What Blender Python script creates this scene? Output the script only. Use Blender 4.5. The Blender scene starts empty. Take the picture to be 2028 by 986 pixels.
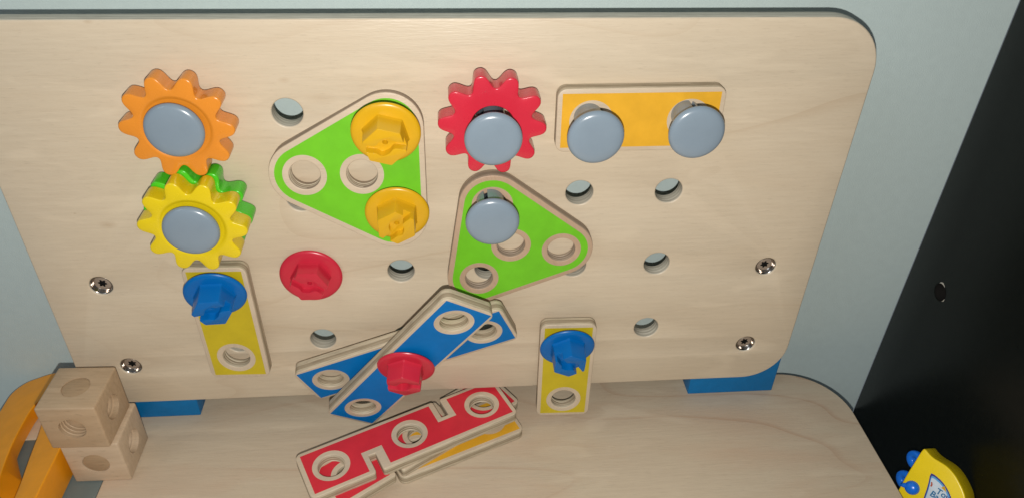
import bpy, bmesh, math, random
from mathutils import Matrix, Vector, Euler
random.seed(7)
SC = bpy.context.scene
COL = SC.collection
PI = math.pi
MM = 0.001
rad = math.radians

# ------------------------------------------------------------------ camera
cam = bpy.data.objects.new('camera', bpy.data.cameras.new('camera'))
COL.objects.link(cam)
cam.location = (0.1337257, -0.3710764, 0.1769962)
cam.rotation_euler = (rad(54.39977), rad(-1.38867), rad(-4.63081))
cam.data.sensor_width = 36.0
cam.data.lens = 36.0 * 1526.8 / 2028.0
cam.data.clip_start = 0.01
cam.data.clip_end = 20
SC.camera = cam

# ------------------------------------------------------------------ light
world = bpy.data.worlds.new('World'); SC.world = world
world.use_nodes = True
bg = world.node_tree.nodes['Background']
bg.inputs[0].default_value = (0.80, 0.90, 1.0, 1)
bg.inputs[1].default_value = 0.135
SC.view_settings.view_transform = 'Standard'
SC.view_settings.look = 'None'
SC.view_settings.exposure = 0.0
SC.view_settings.gamma = 1.0

def lamp(name, kind, loc, energy, color, **kw):
    d = bpy.data.lights.new(name, kind); d.energy = energy; d.color = color
    for k, v in kw.items(): setattr(d, k, v)
    o = bpy.data.objects.new(name, d); COL.objects.link(o); o.location = loc
    return o
# the phone's flash, a little below the lens
up = cam.rotation_euler.to_matrix() @ Vector((0, 1, 0))
right = cam.rotation_euler.to_matrix() @ Vector((1, 0, 0))
lamp('camera_flash', 'POINT', Vector(cam.location) - up * 0.024 , 7.9, (1.0, 0.965, 0.91), shadow_soft_size=0.0022)
# weak room light from the upper left
fl = lamp('room_light', 'AREA', (-1.3, -1.2, 1.5), 5, (0.80, 0.90, 1.0), shape='DISK', size=0.9)
fl.rotation_euler = (Vector((0.1, 0, -0.1)) - Vector(fl.location)).to_track_quat('-Z', 'Y').to_euler()

# ------------------------------------------------------------------ materials
def N(nt, t, **kw):
    n = nt.nodes.new(t)
    for k, v in kw.items(): setattr(n, k, v)
    return n
def new_mat(name, rough=0.5, spec=0.5, metal=0.0):
    m = bpy.data.materials.new(name); m.use_nodes = True
    nt = m.node_tree; b = nt.nodes['Principled BSDF']
    b.inputs['Roughness'].default_value = rough
    b.inputs['Specular IOR Level'].default_value = spec
    b.inputs['Metallic'].default_value = metal
    return m, nt, b
def coords(nt, scale, kind='Object', rot=(0, 0, 0), loc=(0, 0, 0)):
    tc = N(nt, 'ShaderNodeTexCoord'); mp = N(nt, 'ShaderNodeMapping')
    mp.inputs['Scale'].default_value = scale; mp.inputs['Rotation'].default_value = rot
    mp.inputs['Location'].default_value = loc
    nt.links.new(tc.outputs[kind], mp.inputs['Vector'])
    return mp.outputs['Vector']
def noise(nt, vec, scale, detail=4, rough=0.55, dist=0.0):
    n = N(nt, 'ShaderNodeTexNoise'); n.inputs['Scale'].default_value = scale
    n.inputs['Detail'].default_value = detail; n.inputs['Roughness'].default_value = rough
    n.inputs['Distortion'].default_value = dist
    nt.links.new(vec, n.inputs['Vector']); return n.outputs['Fac']
def ramp(nt, fac, stops):
    r = N(nt, 'ShaderNodeValToRGB'); nt.links.new(fac, r.inputs['Fac'])
    e = r.color_ramp.elements
    col = lambda c: (c if isinstance(c, tuple) else (c, c, c)) + (1,)
    e[0].position = stops[0][0]; e[0].color = col(stops[0][1])
    e[1].position = stops[-1][0]; e[1].color = col(stops[-1][1])
    for p, c in stops[1:-1]: e.new(p).color = col(c)
    return r.outputs['Color']
def mix(nt, a, b, fac, mode='MIX'):
    m = N(nt, 'ShaderNodeMix', data_type='RGBA', blend_type=mode)
    for s, v in ((0, fac), (6, a), (7, b)):
        if hasattr(v, 'is_linked'): nt.links.new(v, m.inputs[s])
        elif s == 0: m.inputs[0].default_value = v
        else: m.inputs[s].default_value = tuple(v) + (1,)
    return m.outputs[2]
def bump(nt, b, h, strength, dist):
    bp = N(nt, 'ShaderNodeBump'); bp.inputs['Strength'].default_value = strength
    bp.inputs['Distance'].default_value = dist
    nt.links.new(h, bp.inputs['Height']); nt.links.new(bp.outputs['Normal'], b.inputs['Normal'])

def N_scale(nt, v, k):
    m = N(nt, 'ShaderNodeMath', operation='MULTIPLY'); nt.links.new(v, m.inputs[0]); m.inputs[1].default_value = k
    return m.outputs[0]
def wood_mat(name, base, dark, rough=0.42, arcs=0.35, off=(0, 0, 0), grain=1.0, blotch=0.5, knots=(), red=1.0):
    """pale birch veneer, grain running along local X"""
    m, nt, b = new_mat(name, rough, 0.45)
    v1 = coords(nt, (38, 520, 200), loc=off)          # fine fibres
    v2 = coords(nt, (7, 26, 12), loc=off)          # broad streaks
    v3 = coords(nt, (2.6, 9, 5), loc=off)           # cathedral figure
    v4 = coords(nt, (160, 1300, 600), loc=off)        # flecks
    f1 = noise(nt, v1, 1.0, 5, 0.6)
    f2 = noise(nt, v2, 1.0, 4, 0.6, 0.4)
    f4 = noise(nt, v4, 1.0, 2, 0.5)
    c = mix(nt, base, dark, ramp(nt, f1, [(0.30, 0.0), (0.78, 0.33 * grain)]))
    warm = (base[0] * 0.93, base[1] * 0.84 * red, base[2] * 0.76 * red)
    c = mix(nt, c, warm, ramp(nt, f2, [(0.45, 0.0), (0.80, blotch * .48)]))
    c = mix(nt, c, (dark[0] * .8, dark[1] * .8, dark[2] * .8), ramp(nt, f4, [(0.60, 0.0), (0.78, 0.30 * grain)]))
    # cathedral lines: contour lines of a slow noise field
    f3 = noise(nt, v3, 1.0, 2, 0.45, 0.3)
    mu = N(nt, 'ShaderNodeMath', operation='MULTIPLY'); nt.links.new(f3, mu.inputs[0]); mu.inputs[1].default_value = 9.0
    fr = N(nt, 'ShaderNodeMath', operation='FRACT'); nt.links.new(mu.outputs[0], fr.inputs[0])
    ln = ramp(nt, fr.outputs[0], [(0.0, 1.0), (0.10, 0.25), (0.55, 0.0), (1.0, 0.35)])
    am = N(nt, 'ShaderNodeMix', data_type='RGBA', blend_type='MULTIPLY'); am.inputs[0].default_value = 1
    nt.links.new(ln, am.inputs[6])
    nt.links.new(ramp(nt, noise(nt, coords(nt, (3, 5, 4), loc=(3.1, 1.7, 0)), 1.0, 1), [(0.40, 0.0), (0.62, arcs)]), am.inputs[7])
    c = mix(nt, c, tuple(x * .84 for x in warm), am.outputs[2])
    # pale rays here and there
    f5 = noise(nt, coords(nt, (14, 50, 30), loc=(off[0] + 7, 2, 0)), 1.0, 2, 0.5, 1.2)
    c = mix(nt, c, tuple(min(1, x * 1.10) for x in base), ramp(nt, f5, [(0.60, 0.0), (0.70, 0.45)]))
    for kx, ky, kr, ks in knots:
        d = N(nt, 'ShaderNodeVectorMath', operation='DISTANCE')
        nt.links.new(coords(nt, (1, 2.2, 0), loc=(-kx * MM, -2.2 * ky * MM, 0)), d.inputs[0])
        wv = N(nt, 'ShaderNodeMath', operation='MULTIPLY_ADD'); nt.links.new(f2, wv.inputs[0])
        wv.inputs[1].default_value = kr * 1.2 * MM; nt.links.new(d.outputs['Value'], wv.inputs[2])
        dk = (base[0] * .62, base[1] * .50, base[2] * .40)
        c = mix(nt, c, dk, ramp(nt, N_scale(nt, wv.outputs[0], 1 / (kr * 2 * MM)), [(0.15, ks), (0.75, 0.0)]))
    nt.links.new(c, b.inputs['Base Color'])
    rr = N(nt, 'ShaderNodeMapRange'); nt.links.new(f1, rr.inputs[0])
    rr.inputs[3].default_value = rough - 0.07; rr.inputs[4].default_value = rough + 0.10
    nt.links.new(rr.outputs[0], b.inputs['Roughness'])
    bump(nt, b, mix(nt, f1, f4, 0.5), 0.45, 0.0004)
    return m
def ply_mat(name, pale, dark, thick, layers, rough=0.55):
    """plywood edge: layers across local Z (0 at the front, -thick at the back)"""
    m, nt, b = new_mat(name, rough, 0.3)
    tc = N(nt, 'ShaderNodeTexCoord'); sp = N(nt, 'ShaderNodeSeparateXYZ')
    nt.links.new(tc.outputs['Object'], sp.inputs[0])
    wob = noise(nt, coords(nt, (60, 60, 10)), 1.0, 2)
    a2 = N(nt, 'ShaderNodeMath', operation='MULTIPLY_ADD'); nt.links.new(sp.outputs[2], a2.inputs[0])
    a2.inputs[1].default_value = -1.0 / thick; nt.links.new(N_scale(nt, wob, 0.06), a2.inputs[2])
    st = []
    for k in range(layers):           # alternate pale face grain and darker end grain, with glue lines
        p = (k + 0.03) / layers
        st += [(p, 1.0 if k else 0.0), (p + 0.10 / layers, 0.0 if k % 2 == 0 else 0.45), ((k + 0.93) / layers, 0.05 if k % 2 == 0 else 0.6)]
    s = ramp(nt, a2.outputs[0], st)
    c = mix(nt, pale, dark, s)
    f = noise(nt, coords(nt, (70, 70, 900)), 1.0, 4, 0.7)
    c = mix(nt, c, (dark[0] * .6, dark[1] * .6, dark[2] * .6), ramp(nt, f, [(0.40, 0.0), (0.75, 0.6)]))
    nt.links.new(c, b.inputs['Base Color'])
    bump(nt, b, f, 0.4, 0.0003)
    return m
def paint_mat(name, col, rough=0.35, spec=0.5, var=0.08, bumps=0.08, scale=60, coat=0.0):
    m, nt, b = new_mat(name, rough, spec)
    f = noise(nt, coords(nt, (1, 1, 1)), scale, 4, 0.6)
    c = mix(nt, tuple(x * (1 - var) for x in col), tuple(min(1, x * (1 + var)) for x in col), ramp(nt, f, [(0.3, 0.0), (0.7, 1.0)]))
    nt.links.new(c, b.inputs['Base Color'])
    rr = N(nt, 'ShaderNodeMapRange'); nt.links.new(noise(nt, coords(nt, (1, 1, 1)), scale * 2.3, 3), rr.inputs[0])
    rr.inputs[3].default_value = rough * 0.8; rr.inputs[4].default_value = rough * 1.25
    nt.links.new(rr.outputs[0], b.inputs['Roughness'])
    b.inputs['Coat Weight'].default_value = coat
    if bumps: bump(nt, b, noise(nt, coords(nt, (1, 1, 1)), scale * 8, 2), bumps, 0.0002)
    return m

BIRCH = (0.62, 0.522, 0.388); BIRCH_D = (0.44, 0.355, 0.25)
M = {}
M['board'] = wood_mat('birch_veneer', BIRCH, BIRCH_D, 0.38, 0.55, knots=((-70, -58, 1.1, .9), (-55, -66, 6, .45), (53, 18, 4, .4), (70, 8, 9, .25), (-33, 48, 3, .5)))
M['table'] = wood_mat('birch_table', (0.60, 0.50, 0.37), (0.43, 0.335, 0.225), 0.42, 1.0, (2.3, 4.1, 0), blotch=1.3, red=0.9)
M['strip'] = wood_mat('birch_strip', (0.58, 0.475, 0.35), (0.42, 0.33, 0.225), 0.42, 0.2, (5.3, 1.1, 0))
M['strip_pink'] = wood_mat('birch_strip_reddish', (0.47, 0.33, 0.225), (0.36, 0.24, 0.155), 0.45, 0.2, (1.3, 6.1, 0), grain=1.3)
M['block'] = wood_mat('beech_block', (0.51, 0.37, 0.235), (0.33, 0.225, 0.13), 0.5, 0.3, (8.3, 1.1, 0), grain=1.9, blotch=1.0)
M['block_pale'] = wood_mat('beech_block_pale', (0.60, 0.46, 0.32), (0.38, 0.27, 0.165), 0.5, 0.3, (4.3, 7.1, 0), grain=1.5)
M['plug'] = wood_mat('end_grain', (0.42, 0.29, 0.17), (0.24, 0.155, 0.085), 0.6, 0.0, (1, 2, 0), grain=1.5)
M['board_edge'] = ply_mat('board_plywood_edge', (0.64, 0.60, 0.50), (0.36, 0.325, 0.25), 9 * MM, 7)
M['table_edge'] = ply_mat('table_plywood_edge', (0.44, 0.36, 0.25), (0.27, 0.21, 0.14), 12 * MM, 7)
M['strip_edge'] = ply_mat('strip_plywood_edge', (0.60, 0.52, 0.38), (0.23, 0.165, 0.10), 7 * MM, 3)
M['tri_edge'] = ply_mat('reddish_plywood_edge', (0.42, 0.335, 0.25), (0.22, 0.165, 0.12), 7 * MM, 3)
M['p_blue'] = paint_mat('blue_print', (0.0, 0.155, 0.47), 0.5, 0.16, bumps=0.05)
M['p_yellow'] = paint_mat('yellow_print', (0.53, 0.41, 0.010), 0.42, bumps=0.05)
M['p_amber'] = paint_mat('amber_print', (0.70, 0.37, 0.026), 0.42, 0.28, bumps=0.05)
M['p_red'] = paint_mat('red_print', (0.62, 0.028, 0.045), 0.42, 0.28, bumps=0.05)
M['p_green'] = paint_mat('green_print', (0.15, 0.50, 0.018), 0.42, 0.28, bumps=0.05)
M['g_orange'] = paint_mat('orange_gloss', (0.72, 0.25, 0.024), 0.26, var=0.03, coat=0.2)
M['g_green'] = paint_mat('green_gloss', (0.065, 0.52, 0.015), 0.26, var=0.03, coat=0.2)
M['g_yellow'] = paint_mat('yellow_gloss', (0.72, 0.54, 0.008), 0.26, var=0.03, coat=0.2)
M['g_red'] = paint_mat('red_gloss', (0.57, 0.022, 0.045), 0.26, var=0.03, coat=0.2)
M['grey'] = paint_mat('grey_blue_plastic', (0.21, 0.265, 0.318), 0.24, 0.5, var=0.03, bumps=0.02)
M['n_yellow'] = paint_mat('yellow_plastic', (0.63, 0.355, 0.008), 0.30, var=0.03)
M['n_red'] = paint_mat('red_plastic', (0.54, 0.020, 0.045), 0.30, var=0.03)
M['n_blue'] = paint_mat('blue_plastic', (0.0, 0.125, 0.41), 0.34, 0.3, var=0.03)
M['f_blue'] = paint_mat('blue_painted_wood', (0.003, 0.165, 0.43), 0.5, 0.25, var=0.08, scale=150)
M['o_wood'] = paint_mat('orange_painted_wood', (0.86, 0.33, 0.008), 0.38, var=0.06, scale=90)
M['tray'] = paint_mat('grey_paint', (0.155, 0.19, 0.185), 0.6, 0.3, var=0.08)
M['wall'] = paint_mat('pale_wall_paint', (0.49, 0.58, 0.57), 0.75, 0.25, var=0.025, bumps=0.8, scale=160)
M['black'] = paint_mat('black_laminate', (0.0045, 0.0055, 0.0045), 0.30, 0.22, var=0.15, bumps=0.25, scale=200)
M['chip'] = paint_mat('chipboard', (0.45, 0.42, 0.36), 0.8)
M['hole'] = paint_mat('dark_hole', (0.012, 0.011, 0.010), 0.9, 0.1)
M['toy_y'] = paint_mat('toy_yellow_plastic', (0.85, 0.62, 0.008), 0.28, var=0.02)
M['toy_b'] = paint_mat('toy_blue_plastic', (0.01, 0.16, 0.72), 0.25, var=0.02)
M['lab_p'] = paint_mat('label_purple', (0.045, 0.035, 0.22), 0.3, bumps=0)
M['lab_w'] = paint_mat('label_white', (0.55, 0.62, 0.68), 0.3, bumps=0, var=0.15)
M['lab_b'] = paint_mat('label_sky_blue', (0.10, 0.33, 0.60), 0.3, bumps=0, var=0.2)
M['lab_t'] = paint_mat('label_lettering', (0.02, 0.16, 0.34), 0.3, bumps=0)
M['lab_r'] = paint_mat('label_red', (0.42, 0.08, 0.04), 0.3, bumps=0)
mt, nt_, b_ = new_mat('screw_metal', 0.2, 0.5, 1.0)
nt_.links.new(mix(nt_, (0.50, 0.46, 0.42), (0.34, 0.29, 0.25), noise(nt_, coords(nt_, (1, 1, 1)), 300, 3)), b_.inputs['Base Color'])
M['metal'] = mt
mt, nt_, b_ = new_mat('screw_centre', 0.5, 0.5, 0.35)
nt_.links.new(mix(nt_, (0.42, 0.34, 0.27), (0.30, 0.235, 0.18), noise(nt_, coords(nt_, (1, 1, 1)), 500, 3)), b_.inputs['Base Color'])
M['metal_c'] = mt

# ------------------------------------------------------------------ helpers
def tag(o, label=None, cat=None, group=None, kind=None):
    for k, v in (('label', label), ('category', cat), ('group', group), ('kind', kind)):
        if v: o[k] = v
    return o
def thing(name, label, cat, loc=(0, 0, 0), rot=(0, 0, 0), group=None):
    o = bpy.data.objects.new(name, None); COL.objects.link(o)
    o.empty_display_size = 0.01
    o.location = [c * MM for c in loc]; o.rotation_euler = [rad(a) for a in rot]
    return tag(o, label, cat, group)
def link(name, me, parent=None, loc=(0, 0, 0), rot=(0, 0, 0)):
    o = bpy.data.objects.new(name, me); COL.objects.link(o); o.parent = parent
    o.location = [c * MM for c in loc]; o.rotation_euler = [rad(a) for a in rot]
    return o
def finish(me, mats, angle=40):
    idx = [p.material_index for p in me.polygons]
    me.materials.clear()
    for m in mats: me.materials.append(M[m] if isinstance(m, str) else m)
    if len(mats) > 1: me.polygons.foreach_set('material_index', idx)
    me.shade_smooth()
    me.set_sharp_from_angle(angle=rad(angle))
    return me
def area2(p):
    return sum(p[i][0] * p[(i + 1) % len(p)][1] - p[(i + 1) % len(p)][0] * p[i][1] for i in range(len(p))) / 2
def circle(cx, cy, r, n=48):
    return [(cx + r * math.cos(2 * PI * k / n), cy + r * math.sin(2 * PI * k / n)) for k in range(n)]
def round_poly(pts, r, n=8):
    """round the corners of a polygon; r may be a list"""
    out = []; k = len(pts)
    for i in range(k):
        ri = r[i] if isinstance(r, (list, tuple)) else r
        p = Vector(pts[i]); a = (Vector(pts[i - 1]) - p); b = (Vector(pts[(i + 1) % k]) - p)
        if ri <= 0: out.append(tuple(p)); continue
        al = a.length; bl = b.length; a.normalize(); b.normalize()
        ang = math.acos(max(-1, min(1, a.dot(b)))); d = min(ri / math.tan(ang / 2), al * .49, bl * .49)
        rr = d * math.tan(ang / 2); c = p + (a + b).normalized() * (rr / math.sin(ang / 2))
        s = p + a * d - c; e = p + b * d - c
        a0 = math.atan2(s.y, s.x); a1 = math.atan2(e.y, e.x); dd = (a1 - a0 + PI) % (2 * PI) - PI
        for j in range(n + 1):
            t = a0 + dd * j / n; out.append((c.x + rr * math.cos(t), c.y + rr * math.sin(t)))
    return out
def plate(name, outer, holes, z0, z1, bev, mats, res=2):
    """flat plate between z0 and z1 with holes and rounded edges (mm); mats = face, edge"""
    cu = bpy.data.curves.new(name, 'CURVE'); cu.dimensions = '2D'; cu.fill_mode = 'BOTH'
    for k, pts in enumerate([outer] + list(holes)):
        ccw = area2(pts) > 0
        if (k == 0) != ccw: pts = pts[::-1]
        sp = cu.splines.new('POLY'); sp.points.add(len(pts) - 1)
        for q, pt in zip(sp.points, pts): q.co = (pt[0] * MM, pt[1] * MM, 0, 1)
        sp.use_cyclic_u = True
    cu.extrude = ((z1 - z0) / 2 - bev) * MM
    if bev > 0:
        cu.bevel_depth = bev * MM; cu.bevel_resolution = res; cu.offset = -bev * MM
    ob = bpy.data.objects.new('tmp', cu); COL.objects.link(ob)
    me = bpy.data.meshes.new_from_object(ob.evaluated_get(bpy.context.evaluated_depsgraph_get()))
    bpy.data.objects.remove(ob); bpy.data.curves.remove(cu)
    me.name = name
    bm = bmesh.new(); bm.from_mesh(me)
    bmesh.ops.remove_doubles(bm, verts=bm.verts, dist=1e-6)
    bmesh.ops.translate(bm, verts=bm.verts, vec=(0, 0, (z0 + z1) / 2 * MM))
    bmesh.ops.recalc_face_normals(bm, faces=bm.faces)
    for f in bm.faces: f.material_index = 1 if (abs(f.normal.z) < 0.45 and len(mats) > 1) else 0
    bm.to_mesh(me); bm.free()
    return finish(me, mats, 35)
def lathe(name, prof, mats, n=64, shape=None, mat_of=None):
    """rings of (r, z) in mm round local Z; shape(theta, i) may scale ring i"""
    bm = bmesh.new(); rings = []
    for i, (r, z) in enumerate(prof):
        if r <= 1e-6: rings.append([bm.verts.new((0, 0, z * MM))]); continue
        ring = []
        for k in range(n):
            t = 2 * PI * k / n; q = r * (shape(t, i) if shape else 1)
            ring.append(bm.verts.new((q * math.cos(t) * MM, q * math.sin(t) * MM, z * MM)))
        rings.append(ring)
    for i in range(len(rings) - 1):
        a, b = rings[i], rings[i + 1]
        for k in range(n):
            k2 = (k + 1) % n
            if len(a) == 1 and len(b) == 1: break
            if len(a) == 1: f = bm.faces.new((a[0], b[k], b[k2]))
            elif len(b) == 1: f = bm.faces.new((a[k], b[0], a[k2]))
            else: f = bm.faces.new((a[k], b[k], b[k2], a[k2]))
            if mat_of: f.material_index = mat_of(i)
    bmesh.ops.recalc_face_normals(bm, faces=bm.faces)
    me = bpy.data.meshes.new(name); bm.to_mesh(me); bm.free()
    return finish(me, mats)
def boxm(name, x0, x1, y0, y1, z0, z1, bev, mats, seg=2):
    bm = bmesh.new(); bmesh.ops.create_cube(bm, size=1)
    for v in bm.verts:
        v.co = ((x0 if v.co.x < 0 else x1) * MM, (y0 if v.co.y < 0 else y1) * MM, (z0 if v.co.z < 0 else z1) * MM)
    if bev: bmesh.ops.bevel(bm, geom=bm.edges[:], offset=bev * MM, segments=seg, affect='EDGES', profile=0.5)
    me = bpy.data.meshes.new(name); bm.to_mesh(me); bm.free()
    return finish(me, mats, 50)
def boolean(me, cutters, mats=None, keep_mats=False, angle=35):
    """me minus the cutter meshes"""
    ob = bpy.data.objects.new('tmp', me); COL.objects.link(ob); tmp = []
    for cme, mx in cutters:
        c = bpy.data.objects.new('cut', cme); COL.objects.link(c); c.matrix_world = mx; c.hide_render = True; tmp.append(c)
        md = ob.modifiers.new('b', 'BOOLEAN'); md.operation = 'DIFFERENCE'; md.object = c; md.solver = 'EXACT'
    bpy.context.view_layer.update()
    out = bpy.data.meshes.new_from_object(ob.evaluated_get(bpy.context.evaluated_depsgraph_get()))
    for o in [ob] + tmp: bpy.data.objects.remove(o)
    if mats: finish(out, mats, angle)
    else: out.shade_smooth(); out.set_sharp_from_angle(angle=rad(angle))
    return out
def T(x, y, z, rot=(0, 0, 0)):
    return Matrix.Translation(Vector((x, y, z)) * MM) @ Euler([rad(a) for a in rot]).to_matrix().to_4x4()
def coil(name, r, z0, z1, pitch, minor, mats, n=40, hole=True):
    """a screw ridge of small section; ridge points inward for a hole, outward for a shaft"""
    bm = bmesh.new(); turns = (z1 - z0) / pitch; steps = int(n * turns); prev = None
    for s in range(steps + 1):
        t = 2 * PI * s / n; z = z0 + pitch * s / n; q = -1 if hole else 1
        ring = [bm.verts.new(((r + dr * q) * math.cos(t) * MM, (r + dr * q) * math.sin(t) * MM, (z + dz) * MM))
                for dr, dz in ((-0.15, -minor * 1.3), (minor * .8, -minor * .35), (minor * .8, minor * .35), (-0.15, minor * 1.3))]
        if prev:
            for k in range(3): bm.faces.new((prev[k], prev[k + 1], ring[k + 1], ring[k]))
        prev = ring
    me = bpy.data.meshes.new(name); bmesh.ops.recalc_face_normals(bm, faces=bm.faces)
    bm.to_mesh(me); bm.free(); return finish(me, mats, 30)

# ------------------------------------------------------------------ setting
wall = link('wall', boxm('wall', -1100, 466, 50, 60, -700, 900, 0, ['wall'])); tag(wall, kind='structure')
tag(wall, label='pale grey blue painted wall behind the toy workbench')

# ------------------------------------------------------------------ workbench
bench = thing('toy_workbench', 'pale birch plywood toy workbench with an upright peg board and blue feet', 'workbench', (129, 10, -230))
BX, BY, BZ = 129, 10, -230
GRID = [(52 * i, -52 * j) for i in range(6) for j in range(4)]
SCREWS = [(-70.2, -108.3), (-69.8, -173.0), (330.2, -108.8), (330.6, -174.0)]
outer = round_poly([(-103.3, -205.5), (361.3, -205.5), (361.3, 49.0), (-103.3, 49.0)], [20, 28, 30, 20], 14)
bd = plate('back_board', outer, [circle(x, z, 7.9, 48) for x, z in GRID] + [circle(x, z, 6.4, 36) for x, z in SCREWS],
           -9, 0, 0.95, ['board', 'board_edge'])
link('back_board', bd, bench, (-BX, -BY, -BZ), (90, 0, 0))

tout = round_poly([(-172, -330), (416, -330), (416, 26), (-172, 26)], [40, 40, 42, 20], 14)
cut = round_poly([(-152, -140), (-88.3, -140), (-88.3, -5.5), (-152, -5.5)], 3, 4)
tb = plate('table_top', tout, [cut], -12, 0, 0.8, ['table', 'table_edge'])
link('table_top', tb, bench, (-BX, -BY, 0))
link('inset_panel', boxm('inset_panel', -158, -82, -146, 0, -16.2, -12.2, 0, ['tray']), bench, (-BX, -BY, 0))
# a grey slab fills the cut-out to just under the table surface
link('inset_panel', boxm('inset_slab', -151.7, -88.7, -139.5, -6, -12.1, -0.5, 0.2, ['tray']), bench, (-BX, -BY, 0))
for x0, x1 in ((-105, -40.5), (302, 364.8)):
    link('foot', boxm('foot', x0, x1, 9.4, 26, 0.05, 100, 0.8, ['f_blue']), bench, (-BX, -BY, 0))

def torx(t, i):
    a = math.cos(6 * t)
    return 1 + 0.22 * a if i in STAR else 1
STAR = (8, 9)
SCREW_PROF = [(6.25, -6), (6.25, -0.9), (6.0, -0.6), (5.75, -0.8), (5.35, -2.4), (4.75, -3.1), (4.5, -2.9), (2.7, -2.8), (2.2, -2.8), (2.1, -5.0), (0.0, -5.1)]
sm = lathe('screw', SCREW_PROF, ['metal', 'metal_c', 'hole'], 60, torx, lambda i: 2 if i >= 8 else (1 if i >= 5 else 0))  # star recess coloured near-black, standing in for shade in the shallow socket
for k, (x, z) in enumerate(SCREWS):
    link('screw', sm, bench, (x - BX, 0 - BY, z - BZ), (90, [12, 40, -20, 8][k], 0))

# ------------------------------------------------------------------ gears
def gear_shape(t, i):
    c = math.cos(10 * t)
    return (23.1 + 3.75 * math.tanh(1.0 * (c + 0.16)) / math.tanh(1.16)) / 27.0
GPROF = [(17.2, 0.0), (26.1, 0.0), (26.6, -0.12), (26.92, -0.45), (27, -0.9), (27, -10.1), (26.92, -10.6), (26.4, -11), (8.7, -11),
         (8.7, -1.4), (9.2, -1.1), (15.0, -1.0), (15.5, -0.8), (16.4, -0.1), (17.2, 0.0)]
GPROF_FLAT = GPROF[:8] + [(10.8, -11), (10.8, -0.5), (11.2, 0.0), (11.6, 0.0), (12, 0.0), (13, 0.0), (17.2, 0.0)]
def gshape(t, i):
    return gear_shape(t, i) if 1 <= i <= 7 else 1
def gear(label, mat, loc, rz, tilt=(0, 0), prof=None):
    g = thing('toy_gear', label, 'gear', loc, (90 + tilt[0], rz, tilt[1]), 'wooden toy gears on the peg board')
    # body: toothed outline and toothed rim; inner dish as its own part
    me = lathe('gear_body', prof or GPROF, [mat], 360, gshape)
    link('gear_body', me, g).scale = (1.032, 1.032, 1)
    return g
# rotation about the gear's own axis: Euler XYZ with X=90 first leaves Y as the world axis of the pin
gear('glossy orange ten-toothed gear, uppermost at the left of the peg board', 'g_orange', (1.0, -16.0, -0.2), 2.5)
gear('bright green gear half hidden behind the yellow gear', 'g_green', (0.6, -15.0, -51.4), 9)
gear('glossy yellow gear stacked in front of the green gear', 'g_yellow', (0.2, -26.5, -52.2), 5.5)
gear('glossy red gear with a grey pin pulled halfway out of it', 'g_red', (156.8, -18.5, -0.2), 4, prof=GPROF_FLAT)

# ------------------------------------------------------------------ pins
head_me = lathe('pin_head', [(0, 4.0), (5, 3.93), (9, 3.75), (12, 3.4), (13.3, 2.9), (14.1, 2.1), (14.45, 1.2), (14.3, 0.5), (13.6, 0.0), (9.5, -0.3), (7.2, -1.4), (0, -1.4)], ['grey'], 96)
sh = lathe('pin_shaft', [(0, -1.2), (7.8, -1.2), (7.8, -36), (6.4, -40), (0, -40)], ['grey'], 64)
slit = boxm('slit', -1.1, 1.1, -1, 10, -60, -6, 0, ['grey'])
shaft_me = boolean(sh, [(slit, Matrix())], ['grey'])
def pin(label, loc, ang, tilt=(0, 0), first=[None]):
    p = thing('peg_pin', label, 'peg', loc, (90 + tilt[0], ang, tilt[1]), 'grey-blue round-headed pins')
    link('pin_head', head_me, p); link('pin_shaft', shaft_me, p)
pin('grey-blue pin sunk flush in the middle of the orange gear', (0.6, -17.3, 0.3), 0)
pin('grey-blue pin sunk flush in the middle of the yellow gear', (0.2, -27.8, -51.7), 0)
pin('grey-blue pin sticking out of the red gear', (156.4, -30.2, -0.6), -38)
pin('grey-blue pin at the left end of the amber strip', (207.6, -29.3, -0.9), -100)
pin('grey-blue pin at the right end of the amber strip', (259.2, -28.4, 0.4), 12)
pin('grey-blue pin at the top corner of the lower green triangle', (156.6, -27.2, -51.3), -22)

# ------------------------------------------------------------------ strips
def rect(L, W, r): return round_poly([(-L / 2, -W / 2), (L / 2, -W / 2), (L / 2, W / 2), (-L / 2, W / 2)], r, 6)
def strip(name, label, loc, rot, holes, L, W, colour, cat='strip', notch=False, group=None, edge='strip_edge', wood='strip', inset=2.6, thick=7.0):
    """loc: centre of the front face; rot: fitted angles of a plate standing in XZ and facing -Y"""
    s = thing(name, label, cat, loc, (rot[0] + 90, rot[1], rot[2]), group)
    if notch:
        a, b = L / 2, W / 2
        out = [(-a, -b), (-29.3, -b), (-29.3, -3.9), (-24.7, -3.9), (-24.7, -b), (a, -b), (a, b), (28.8, b), (28.8, 3.0), (24.0, 3.0), (24.0, b), (-a, b)]
        out = round_poly(out, [4, 1.8, .4, .4, 1.8, 4, 4, 1.8, .4, .4, 1.8, 4], 5)
        a, b = a - inset - .3, b - inset
        pr = [(-a, -b), (-32.8, -b), (-32.8, 0.1), (-19.1, 0.1), (-19.1, -b), (a, -b), (a, b), (33.2, b), (33.2, -0.3), (20.1, -0.3), (20.1, b), (-a, b)]
    else:
        out = rect(L, W, 5); pr = [(-L / 2 + inset, -W / 2 + inset), (L / 2 - inset, -W / 2 + inset), (L / 2 - inset, W / 2 - inset), (-L / 2 + inset, W / 2 - inset)]
    link('wooden_plate', plate('plate', out, [circle(h, 0, 8.2, 40) for h in holes], -thick, 0, 0.55, [wood, edge]), s)
    link('colour_panel', plate('panel', pr, [circle(h, 0, 11.6, 56) for h in holes], -0.1, 0.16, 0, [colour]), s)
    for h in holes:
        link('hole_thread', THREAD, s, (h, 0, 0))
    return s
THREAD = coil('thread', 8.25, -6.0, -1.5, 2.0, 0.45, ['strip_edge'])
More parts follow.
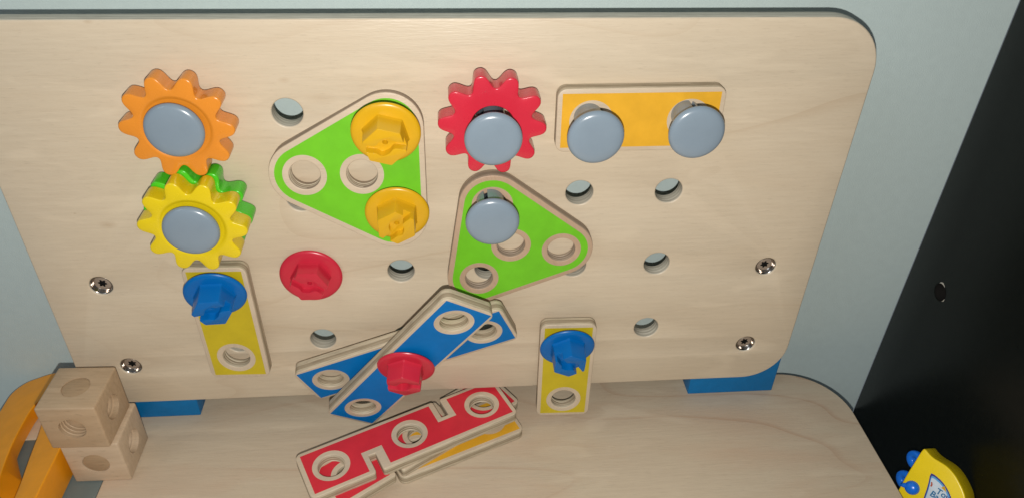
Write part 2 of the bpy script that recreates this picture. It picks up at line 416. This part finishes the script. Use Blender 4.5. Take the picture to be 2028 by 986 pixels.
THREAD_T = coil('thread_r', 8.25, -6.0, -1.5, 2.0, 0.45, ['tri_edge'])
strip('two_hole_strip', 'plywood strip with a mustard amber face held by two grey-blue pins at the upper right',
      (235.2, -8.2, -2.8), (-1.5, -0.5, -0.6), (-26, 26), 88.6, 35.8, 'p_amber')
strip('two_hole_strip', 'yellow-faced strip hanging below the yellow gear on a blue bolt',
      (-0.1, -11, -132.4), (-1.4, -90.8, -1.2), (-26, 26), 86, 36.4, 'p_yellow')
strip('two_hole_strip', 'yellow-faced strip hanging over the lower edge of the peg board on a blue bolt',
      (206.9, -11, -182.3), (-1, -90.4, -0.8), (-25.4, 25.4), 82, 35.6, 'p_yellow')
strip('three_hole_strip', 'blue-faced three-hole strip lying behind the other blue strip, gently sloping',
      (104.3, -15.3, -158.9), (12.9, -21.5, -1.7), (-52, 0, 52), 139, 34.4, 'p_blue', inset=2.0, thick=8.0)
strip('three_hole_strip', 'steeply slanted blue-faced strip crossing in front, under the red bolt',
      (104.9, -30.0, -154.3), (22.9, -53.5, -15.4), (-52, 0, 52), 138, 34.4, 'p_blue', inset=2.0, thick=8.0)
strip('notched_strip', 'notched red strip lying on top of the pile on the table',
      (104.4, -33.9, -209.0), (-90, -1.2, 24.3), (-52, 0, 52), 140, 36.2, 'p_red', notch=True)
strip('notched_strip', 'notched red strip in the middle of the pile, mostly covered',
      (110.8, -28.2, -216.3), (-90, 0, 34.5), (-52, 0, 52), 140, 36.0, 'p_red', notch=True)
strip('two_hole_strip', 'amber-faced strip at the bottom of the pile on the table',
      (132.6, -24.2, -223.0 + 0.05), (-90, 0, 23.5), (-26, 26), 88.6, 35.8, 'p_amber')

# ------------------------------------------------------------------ triangles
def hull_tri(r):
    out = []
    for k in range(3):
        a0 = rad(120 * k)
        for j in range(17):
            t = a0 - PI / 3 + 2 * PI / 3 * j / 16
            out.append((30 * math.cos(a0) + r * math.cos(t), 30 * math.sin(a0) + r * math.sin(t)))
    return out
def triangle(label, loc, rot, wood, edge, th, thick=7.0):
    s = thing('triangle_plate', label, 'triangle', loc, (rot[0] + 90, rot[1], rot[2]), 'green-faced triangle plates on the peg board')
    hs = [(0, 0)] + [(30 * math.cos(rad(120 * k)), 30 * math.sin(rad(120 * k))) for k in range(3)]
    link('wooden_plate', plate('plate', hull_tri(18.7), [circle(x, y, 8.2, 40) for x, y in hs], -thick, 0, 0.55, [wood, edge]), s)
    link('colour_panel', plate('panel', hull_tri(15.7), [circle(x, y, 11.6, 56) for x, y in hs], -0.1, 0.16, 0, ['p_green']), s)
    for x, y in hs: link('hole_thread', th, s, (x, y, 0))
triangle('green-faced triangle pointing left, held by two yellow bolts', (88.0, -9.6, -31.4), (6.0, -180, 0), 'strip', 'tri_edge', THREAD, 9.0)
triangle('green-faced triangle under the red gear, held by one grey-blue pin', (168.9, -7.6, -81.6), (0, -111.8, 0), 'strip_pink', 'tri_edge', THREAD_T)

# ------------------------------------------------------------------ bolts
flange_me = {}; hex_me = {}; bshaft = {}
def build_bolt(mat):
    fp = [(0, 0.15), (11.2, 0.15), (14.5, 0.0), (16.2, -0.25), (17.1, -0.8), (17.4, -1.5), (17.1, -2.1), (16.2, -2.5), (7.5, -2.7), (0, -2.7)]
    fl = lathe('flange', fp, [mat], 96)
    flange_me[mat] = fl
    bshaft[mat] = lathe('threaded_shaft', [(0, -2.6)] + [(6.9 if k % 2 else 6.2, -2.6 - k * 1.2) for k in range(26)] + [(0, -33.5)], [mat], 48)
for m_ in ('n_yellow', 'n_red', 'n_blue'): build_bolt(m_)
def bolt(label, mat, loc, hexrot, slotrot, tilt=(0, 0), shaft=True, reach=1.0, fs=1.0, hs=1.0):
    """hexrot in degrees about the bolt's axis; the slot keeps its own angle by picking the nearest hex turn"""
    b = thing('plastic_bolt', label, 'bolt', loc, (90 + tilt[0], 0, tilt[1]), 'plastic toy bolts with slotted hexagon heads')
    link('flange', flange_me[mat], b).scale = (fs, fs, 1)
    link('hexagon_head', HEX(mat, hexrot, slotrot), b).scale = (1, 1, hs)
    sh_ = link('threaded_shaft', bshaft[mat], b); sh_.scale = (1, 1, reach)
HEXC = {}
def HEX(mat, hexrot, slotrot):
    # rotate the head so its slot lies at slotrot; hexagon vertices follow in 60 degree steps plus hexrot
    me = build_hex(mat, hexrot - slotrot)
    me.transform(Matrix.Rotation(rad(slotrot), 4, 'Z')); return me
def build_hex(mat, rel, H=11.5):
    if mat == 'n_blue': H = 13
    bm = bmesh.new(); R = 11.5; a0 = PI / 2 + rad(rel)
    pts = round_poly([(R * math.cos(a0 + k * PI / 3), R * math.sin(a0 + k * PI / 3)) for k in range(6)], 1.2, 4)
    lay = [(0.0, 1.07), (1.0, 1.015), (2.0, 1.0), (H - .4, 0.965), (H, 0.95)]
    rings = [[bm.verts.new((x * s * MM, y * s * MM, z * MM)) for x, y in pts] for z, s in lay]
    n = len(pts)
    for a, b in zip(rings, rings[1:]):
        for k in range(n): bm.faces.new((a[k], a[(k + 1) % n], b[(k + 1) % n], b[k]))
    bm.faces.new(rings[0][::-1]); bm.faces.new(rings[-1])
    bmesh.ops.recalc_face_normals(bm, faces=bm.faces)
    hx = bpy.data.meshes.new('hex'); bm.to_mesh(hx); bm.free(); finish(hx, [mat])
    sl = []
    W = lambda x: 2.1 + 2.5 * math.exp(-(x / 3.4) ** 4)
    Cc = lambda x: 1.5 * math.sin(x * PI / 11) * math.exp(-(x / 9) ** 2)
    for s in range(41): x = -14 + 28 * s / 40; sl.append((x, Cc(x) + W(x)))
    for s in range(41): x = 14 - 28 * s / 40; sl.append((x, Cc(x) - W(x)))
    slot = plate('slot', sl, [], H - 4.6, 20, 0, [mat])
    sock = lathe('sock', [(0, 3), (1.4, 3), (1.4, 14), (0, 14)], [mat], 24)
    h2 = boolean(hx, [(slot, Matrix()), (sock, Matrix())], [mat], angle=32)
    bv = bpy.data.objects.new('tmp', h2); COL.objects.link(bv)
    md = bv.modifiers.new('v', 'BEVEL'); md.width = 0.35 * MM; md.segments = 2; md.limit_method = 'ANGLE'; md.angle_limit = rad(40)
    bpy.context.view_layer.update()
    h3 = bpy.data.meshes.new_from_object(bv.evaluated_get(bpy.context.evaluated_depsgraph_get())); bpy.data.objects.remove(bv)
    return finish(h3, [mat], 45)
bolt('yellow bolt at the upper corner of the left green triangle', 'n_yellow', (103.3, -23.0, -1.3), 14, 2, (6, 0))
bolt('yellow bolt at the lower right corner of the left green triangle', 'n_yellow', (105.5, -17.0, -52.8), 0, 52, (6, 0))
bolt('red bolt standing alone in the bare peg board below the left triangle', 'n_red', (51.2, -2.8, -104.2), 30, -27, fs=1.05, hs=0.82)
bolt('red bolt clamping the two crossed blue strips', 'n_red', (105.0, -33.6, -152.4), 0, 0, (16, -5), reach=0.62)
bolt('blue bolt under the yellow gear, at the top of its yellow strip', 'n_blue', (-1.0, -16.6, -105.2), 30, 22, (10, 3))
bolt('blue bolt on the yellow strip at the lower right', 'n_blue', (205.8, -16.6, -157.0), 0, -48, (11, 0))

# ------------------------------------------------------------------ blocks
def block(label, loc, rz, mat, open_faces, plug_faces):
    h = 17.1
    b = thing('screw_block', label, 'block', loc, (0, 0, rz), 'drilled beech cubes stacked at the table corner')
    cube = boxm('cube', -h, h, -h, h, 0, 2 * h, 1.3, [mat], 3)
    cyl = lathe('c', [(0, 0), (7.7, 0), (7.7, 14), (0, 14)], [mat], 48)
    cyl2 = lathe('c2', [(0, 0), (8.0, 0), (8.0, 14), (0, 14)], [mat], 48)
    F = {'top': ((0, 0, 2 * h), (0, 0, 0)), 'front': ((0, -h, h), (90, 0, 0)), 'right': ((h, 0, h), (0, 90, 0))}
    cuts = []
    for f in open_faces:
        p, r = F[f]; n = Euler([rad(a) for a in r]).to_matrix() @ Vector((0, 0, 1)); q = Vector(p) - n * 11
        cuts.append((cyl, T(*q, r)))
    for f in plug_faces:
        p, r = F[f]; n = Euler([rad(a) for a in r]).to_matrix() @ Vector((0, 0, 1)); q = Vector(p) - n * 0.9
        cuts.append((cyl2, T(*q, r)))
    link('cube', boolean(cube, cuts, [mat], angle=35), b)
    for f in open_faces:
        p, r = F[f]; link('hole_thread', coil('thread', 7.75, -9, -2.0, 2.4, 0.6, [mat]), b, p, r)
        n = Euler([rad(a) for a in r]).to_matrix() @ Vector((0, 0, 1)); q = Vector(p) - n * 10.9
    for f in plug_faces:
        p, r = F[f]; n = Euler([rad(a) for a in r]).to_matrix() @ Vector((0, 0, 1)); q = Vector(p) - n * 0.87
        link('plug', lathe('plug', [(0, 0.5), (7.3, 0.5), (7.7, 0.35), (7.7, 0)], ['plug'], 40), b, q, r)
block('pale drilled wooden cube at the bottom of the stack of two', (-87.2, -25.6, -230), -0.6, 'block_pale', ['right'], ['front'])
block('brown drilled wooden cube on top of the other cube', (-89.8, -27.9, -195.75), -1.9, 'block', ['front', 'right'], ['top'])

# ------------------------------------------------------------------ orange loop
lo = thing('orange_loop', 'thick orange painted wooden loop lying beside the wooden cubes', 'loop', (-142, -25, -229.8))
out_ = round_poly([(-176, -125), (-108, -125), (-108, 36), (-150, 44.5), (-176, 43)], [30, 30, 22, 40, 24], 12)
in_ = round_poly([(-149, 16), (-148.3, -8), (-147.2, -22), (-143.3, -46), (-139, -70), (-133, -92), (-126, -92), (-124, -75), (-125.3, -58), (-127.4, -44), (-129.4, -32), (-131.5, -20), (-137, 4)],
                 [5, 0, 0, 0, 0, 4, 4, 0, 0, 0, 0, 0, 0], 6)
def chaikin(p, it):
    for _ in range(it):
        p = [q for i in range(len(p)) for a, b in [(p[i], p[(i + 1) % len(p)])]
             for q in ((a[0] * .75 + b[0] * .25, a[1] * .75 + b[1] * .25), (a[0] * .25 + b[0] * .75, a[1] * .25 + b[1] * .75))]
    return p
in_ = chaikin([(-149, 16), (-149.3, -8), (-147.6, -26), (-143.5, -46), (-138, -64), (-130, -82), (-123, -80), (-124.5, -60), (-127.4, -44), (-129.4, -32), (-131.5, -16), (-137, 6), (-143, 18)], 3)
lm = plate('loop', out_, [in_], 0, 12, 1.0, ['o_wood'], 4)
for v in lm.vertices:                       # the upper side rises towards the right
    if v.co.z > 6 * MM: v.co.z += 0.35 * (v.co.x + 147.7 * MM)
    elif -150 * MM < v.co.x < -132 * MM and -95 * MM < v.co.y < -22 * MM: v.co.x += min(15 * MM, (-22 * MM - v.co.y) * 0.42)
lm.update(); finish(lm, ['o_wood'], 40)
link('loop_body', lm, lo, (142, 25, 0))

# ------------------------------------------------------------------ black cabinet
cab = thing('black_cabinet', 'black cabinet side panel with a drilled hole, at the right of the bench', 'cabinet', (475, -200, -600))
side = boxm('side', 466, 484, -560, 49.5, -600, 420, 0.5, ['black'])
hc = lathe('hc', [(0, 0), (6.4, 0), (6.4, 12), (0, 12)], ['hole'], 24)
side2 = boolean(side, [(hc, T(462, 14.05, -145.9, (0, 90, 0)))], None)
side2.materials.clear(); side2.materials.append(M['black']); 
link('side_panel', side2, cab, (-475, 200, 600))
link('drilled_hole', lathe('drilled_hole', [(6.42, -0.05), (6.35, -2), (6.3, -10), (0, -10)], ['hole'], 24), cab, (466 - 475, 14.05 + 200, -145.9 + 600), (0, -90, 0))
# chipped rim of the drilled hole
bm = bmesh.new()
for a0, a1, w in ((0.9, 1.9, 1.3), (3.3, 3.9, 0.6)):
    ring = []
    for j in range(9):
        t = a0 + (a1 - a0) * j / 8; ww = w * math.sin(PI * j / 8) * (0.7 + 0.6 * random.random()) + .05
        ring.append([bm.verts.new((dx * MM, (math.cos(t)) * r * MM, math.sin(t) * r * MM)) for dx, r in ((-0.12, 6.2), (-0.25, 6.2 + ww * .5), (-0.05, 6.2 + ww))])
    for p, q in zip(ring, ring[1:]):
        for k in range(2): bm.faces.new((p[k], p[k + 1], q[k + 1], q[k]))
me = bpy.data.meshes.new('chipped_rim'); bm.to_mesh(me); bm.free(); finish(me, ['chip'])
link('chipped_rim', me, cab, (466 - 475, 14.05 + 200, -145.9 + 600))
link('shelf', boxm('shelf', 425, 466, -200, -52, -305, -293, 0.4, ['black']), cab, (-475, 200, 600))

# ------------------------------------------------------------------ yellow toy
toy = bpy.data.objects.new('plastic_toy', None); COL.objects.link(toy); toy.empty_display_size = .01
tag(toy, 'yellow plastic toy with blue knobs and a lettered oval sticker, against the black panel', 'toy')
n_ = Vector((-0.7483, -0.4222, 0.5117)).normalized(); u_ = Vector((0.6482, -0.6293, 0.4286)); v_ = n_.cross(u_).normalized(); u_ = v_.cross(n_).normalized()
mw = Matrix((u_, v_, n_)).transposed().to_4x4(); mw.translation = Vector((0.440, -0.076, -0.2232))
toy.matrix_world = mw
def smooth(pts, it=2):
    for _ in range(it):
        o = []
        for i in range(len(pts)):
            a, b = pts[i], pts[(i + 1) % len(pts)]
            o += [(a[0] * .75 + b[0] * .25, a[1] * .75 + b[1] * .25), (a[0] * .25 + b[0] * .75, a[1] * .25 + b[1] * .75)]
        pts = o
    return pts
body = [(-7.6, 15.2), (-5.9, 15.5), (-3.6, 12.8), (-0.5, 10.45), (3.2, 8.9), (7.4, 6.9), (11.6, 3.0), (14.6, -1.7), (17.1, -6.5), (18.4, -10.5), (19.0, -18), (18, -27), (12, -36), (0, -41), (-18, -42), (-33, -40), (-27.5, -27.5), (-20.8, -13.4), (-16.3, -2.65), (-11.8, 6.4)]
link('toy_body', plate('toy_body', smooth(body, 2), [], -21, 0, 0.9, ['toy_y'], 4), toy)
lab = [(-2.2, 0.9), (-0.6, 0.6), (0.6, 0.1), (4.8, -2.8), (8.2, -7.1), (10.7, -12.2), (11.6, -18), (8, -26), (-4, -27), (-7, -22), (-5.6, -15.9), (-3.3, -7.1)]
def shrink(p, cx, cy, s): return [(cx + (x - cx) * s, cy + (y - cy) * s) for x, y in p]
st = link('sticker', plate('sticker', smooth(lab, 1), [], -0.05, 0.12, 0, ['lab_p']), toy)
link('sticker_blue_field', plate('sb', smooth(shrink(lab, 3, -13, .9), 1), [], 0.1, 0.18, 0, ['lab_b']), st)
link('sticker_white_field', plate('sw', smooth(shrink(lab, 1.2, -12.5, .80), 1), [], 0.16, 0.24, 0, ['lab_w']), st)
link('sticker_triangle', plate('tri', [(4.4, -6.9), (7.6, -9.1), (6.5, -5.4)], [], 0.24, 0.30, 0, ['n_yellow']), st)
link('sticker_red_mark', plate('red', smooth([(-1.7, -4.6), (-.8, -4.4), (-.5, -6.4), (-1.3, -7.8), (-2.0, -7.0), (-1.4, -6.0)], 1), [], 0.24, 0.30, 0, ['lab_r']), st)
def letters(txt, x, y, size, ang, mat):
    cu = bpy.data.curves.new('letters', 'FONT'); cu.body = txt; cu.size = size * MM; cu.extrude = 0.03 * MM; cu.offset = 0.12 * MM
    ob = bpy.data.objects.new('tmp', cu); COL.objects.link(ob)
    me = bpy.data.meshes.new_from_object(ob.evaluated_get(bpy.context.evaluated_depsgraph_get())); bpy.data.objects.remove(ob)
    finish(me, [mat]); link('lettering', me, st, (x, y, 0.30), (0, 0, ang))
letters('To', 1.3, -10.6, 5.2, -26, 'lab_t')
letters('y', 6.6, -13.2, 5.2, -30, 'lab_p')
letters('Ba', -2.2, -12.9, 5.4, -28, 'lab_t')
knob = lathe('knob', [(0, 4.2), (2.4, 3.9), (3.9, 2.8), (4.5, 1.2), (4.6, -0.5), (0, -0.5)], ['toy_b'], 40)
kk = link('knob', knob, toy, (-12.6, -10.6, 0))
link('knob_tip', lathe('tip', [(0, 3.4), (1.0, 3.0), (1.5, 1.8), (1.7, 0.0), (0, 0)], ['toy_b'], 24), kk, (-3.6, 0.8, 1.3), (0, -35, 0))
disc = lathe('disc', [(0, 1.2), (1.5, 0.9), (2.2, 1.7), (4.6, 2.2), (6.0, 1.6), (6.4, 0.4), (6.0, -1.6), (2.0, -3.0), (0, -3.0)], ['toy_b'], 48)
for wx, wy in ((-15.2, 6.2), (-21.2, -8.0)):
    link('wheel', disc, toy, (wx, wy, -12), (10, -28, 0))
